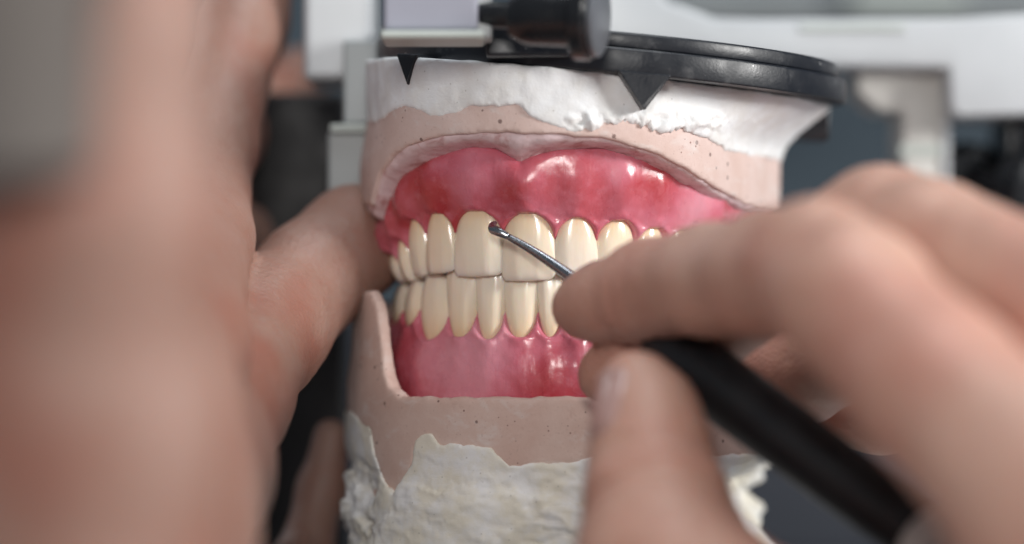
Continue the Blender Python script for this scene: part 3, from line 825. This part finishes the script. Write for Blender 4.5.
palm = f.chain([(P(1060, 510, -12.2), 1.3), (P(1140, 600, -12), 1.9), (P(1100, 760, -12), 2.3), (P(930, 780, -10.5), 2.0)], .8)
p2 = f.chain([(P(1130, 400, -8.5), 1.4), (P(1220, 520, -8.5), 1.9), (P(1200, 700, -11), 2.3)], .8)
p3 = f.chain([(P(1160, 440, -5.8), 1.2), (P(1240, 600, -7), 1.7), (P(1200, 750, -11), 2.2)], .8)
palm = smin(smin(palm, p2, .9), p3, .9)
V = smin(V, palm, .5)
wr = f.chain([(P(1120, 740, -12), 2.3), (P(1350, 930, -15), 2.7)], .5)
V = smin(V, wr, .8)
# joint folds
for c_, r_ in ((P(700, 240, -5.4), .0),): pass
cr = []
def cj(a, b, t, rad, n=3, sp=.16, amp=.06):
    a, b = np.array(a), np.array(b); d = (b - a) / np.linalg.norm(b - a); c = a + (b - a) * t
    for i in range(n): cr.append((c + d * sp * (i - (n - 1) / 2), d, rad, .07, amp * (1 if i % 2 == 0 else .7)))
cj(P(606, 303, -2.3), P(712, 279, -4.6), .42, 1.3, 3, .16, .03); cj(P(770, 272, -6.2), P(850, 296, -8.6), .5, 1.6, 4, .24, .07)
cj(P(790, 270, -3.9), P(930, 250, -6.4), .6, 1.5, 4, .24, .07)
cj(P(646, 402, -4.7), P(654, 478, -5.3), .85, 1.2, 2, .2, .04); cj(P(661, 520, -5.8), P(666, 575, -6.4), -.1, 1.7, 2, .28, .09)
rmesh = hand_mesh('hand', f, V, M_skin, rh, cr)
nail(rh, rmesh, P(604, 405, -5.12), P(609, 372, -4.78) - P(602, 440, -5.28), np.array([-.9, -.5, .1]), .56, .42, .6)
nail(rh, rmesh, P(590, 292, -2.0) + np.array([.0, .15, .42]), P(580, 307, -2.0) - P(650, 290, -3.0), np.array([.1, .5, 1]), .5, .45, .5)
nail(rh, rmesh, P(612, 374, -1.3) + np.array([0, .12, 0]), P(606, 374, -1.75) - P(690, 340, -2.3), np.array([0, 1, -.3]), .45, .38, .45)

# left hand (steadies the models)
lh = thing('person', 'bare left hand at the left edge steadying the casts, thumb beside the back teeth', 'person', P(60, 500, -12))
f = Fld((-13.0, -22, -9.5), (-1.6, 12.0, 7.6), .14)
th = [(P(372, 244, 3.7), .78), (P(355, 242, 3.1), .96), (P(314, 276, 2.2), .98), (P(262, 330, .8), 1.12), (P(214, 395, -1.6), 1.25), (P(178, 470, -4.6), 1.45), (P(120, 540, -9.5), 1.8), (P(60, 520, -13), 1.7)]
ix = [(P(282, -140, 7), .62), (P(264, -60, 6.4), .76), (P(240, 30, 5.2), .86), (P(206, 150, 3.0), .90), (P(194, 240, .5), 1.0), (P(150, 350, -4.5), 1.5)]
md = [(P(330, 60, 13), .6), (P(250, 110, 10.5), .8), (P(170, 190, 6), .95), (P(110, 300, 0), 1.1), (P(90, 400, -5), 1.5)]
rg = [(P(320, 200, 12), .6), (P(240, 240, 9.5), .8), (P(150, 300, 5), .9), (P(70, 400, -1), 1.1), (P(50, 480, -6), 1.4)]
lt = [(P(331, 436, 5), .34), (P(322, 490, 5), .42), (P(302, 570, 4.4), .58), (P(200, 620, 1), .8), (P(50, 560, -4), 1.0), (P(30, 560, -8), 1.2)]
V = f.chain(th, .5)
for pp in (ix, md, rg, lt): V = smin(V, f.chain(pp, .35), .12)
pm = f.chain([(P(150, 340, -4.5), 1.4), (P(110, 420, -9), 1.7), (P(75, 480, -13), 1.6), (P(75, 420, -16), 1.4)], .8)
pm = smin(pm, f.chain([(P(50, 480, -5), 1.3), (P(70, 500, -11), 1.4)], .5), .9)
V = smin(V, pm, .7)
# near edge of the hand and wrist, running up close to the lens
nr = f.chain([(P(60, 700, -16), 2.0), (P(80, 420, -16.5), 1.5), (P(92, 220, -17), 1.25), (P(124, 40, -17), .80), (P(140, -120, -16.5), .75)], .8)
V = smin(V, nr, .6)
lmesh = hand_mesh('hand', f, V, M_skin_l_shade, lh)
def cone_mesh(name, a, b, r0, r1, m, parent):
    Lc = np.linalg.norm(np.array(b) - np.array(a))
    return lathe(name, a, b, [(0, r0 * .8), (.05, r0), (Lc * .3, r0 * 1.03), (Lc * .5, (r0 + r1) / 2 * .98), (Lc, r1)], m, parent)
cone_mesh('sleeve', P(6, 168, -18.4), P(-16, -330, -19.2), .95, 1.5, M_taupe, lh)
nail(lh, lmesh, P(374, 226, 4.0), np.array([1, .6, 1.0]), np.array([.2, .9, .3]), .45, .4, .5)

# ------------------------------------------------------------------ lights, world, camera
w = bpy.data.worlds.new('World'); sc.world = w; w.use_nodes = True
bg = w.node_tree.nodes['Background']; bg.inputs['Color'].default_value = (.80, .88, 1.0, 1); bg.inputs['Strength'].default_value = .17
def area(name, loc, tgt, sx, sy, e, col):
    l = bpy.data.lights.new(name, 'AREA'); l.shape = 'RECTANGLE'; l.size = sx; l.size_y = sy; l.energy = e; l.color = col
    o = bpy.data.objects.new(name, l); COL.objects.link(o); o.location = loc
    o.rotation_euler = (Vector(tgt) - Vector(loc)).to_track_quat('-Z', 'Y').to_euler(); return o
area('window_light', (47, -23, 16), (1, 0, .5), 14, 12, 25000, (1, .985, .96))
area('ceiling_lamp', (6, -8, 50), (1, 0, 0), 28, 20, 14000, (.93, .97, 1))
area('front_fill', (-1.0, -50, 12), (2, 0, -1), 8, 8, 8000, (1, .97, .93))  # fill light added to brighten the teeth and the near hand
area('side_fill', (-26, 24, 18), (-1, 3, 0), 8, 12, 1200, (.95, .97, 1))  # weak fill added for the left sides of the casts

cam = bpy.data.cameras.new('Camera'); co = bpy.data.objects.new('Camera', cam); COL.objects.link(co); sc.camera = co
co.location = (0, -D, 0); co.rotation_euler = (math.radians(90), 0, 0)
cam.sensor_width = 36; cam.lens = 36 * FPX / 1024; cam.clip_start = 1; cam.clip_end = 400
cam.dof.use_dof = True; cam.dof.focus_distance = D - .2; cam.dof.aperture_fstop = cam.lens * 1e-3 / 2.0; cam.dof.aperture_blades = 0

sc.render.engine = 'CYCLES'; sc.cycles.use_denoising = True
sc.cycles.max_bounces = 8; sc.cycles.sample_clamp_indirect = 4
sc.view_settings.view_transform = 'Standard'; sc.view_settings.look = 'None'; sc.view_settings.exposure = .12; sc.view_settings.gamma = 1
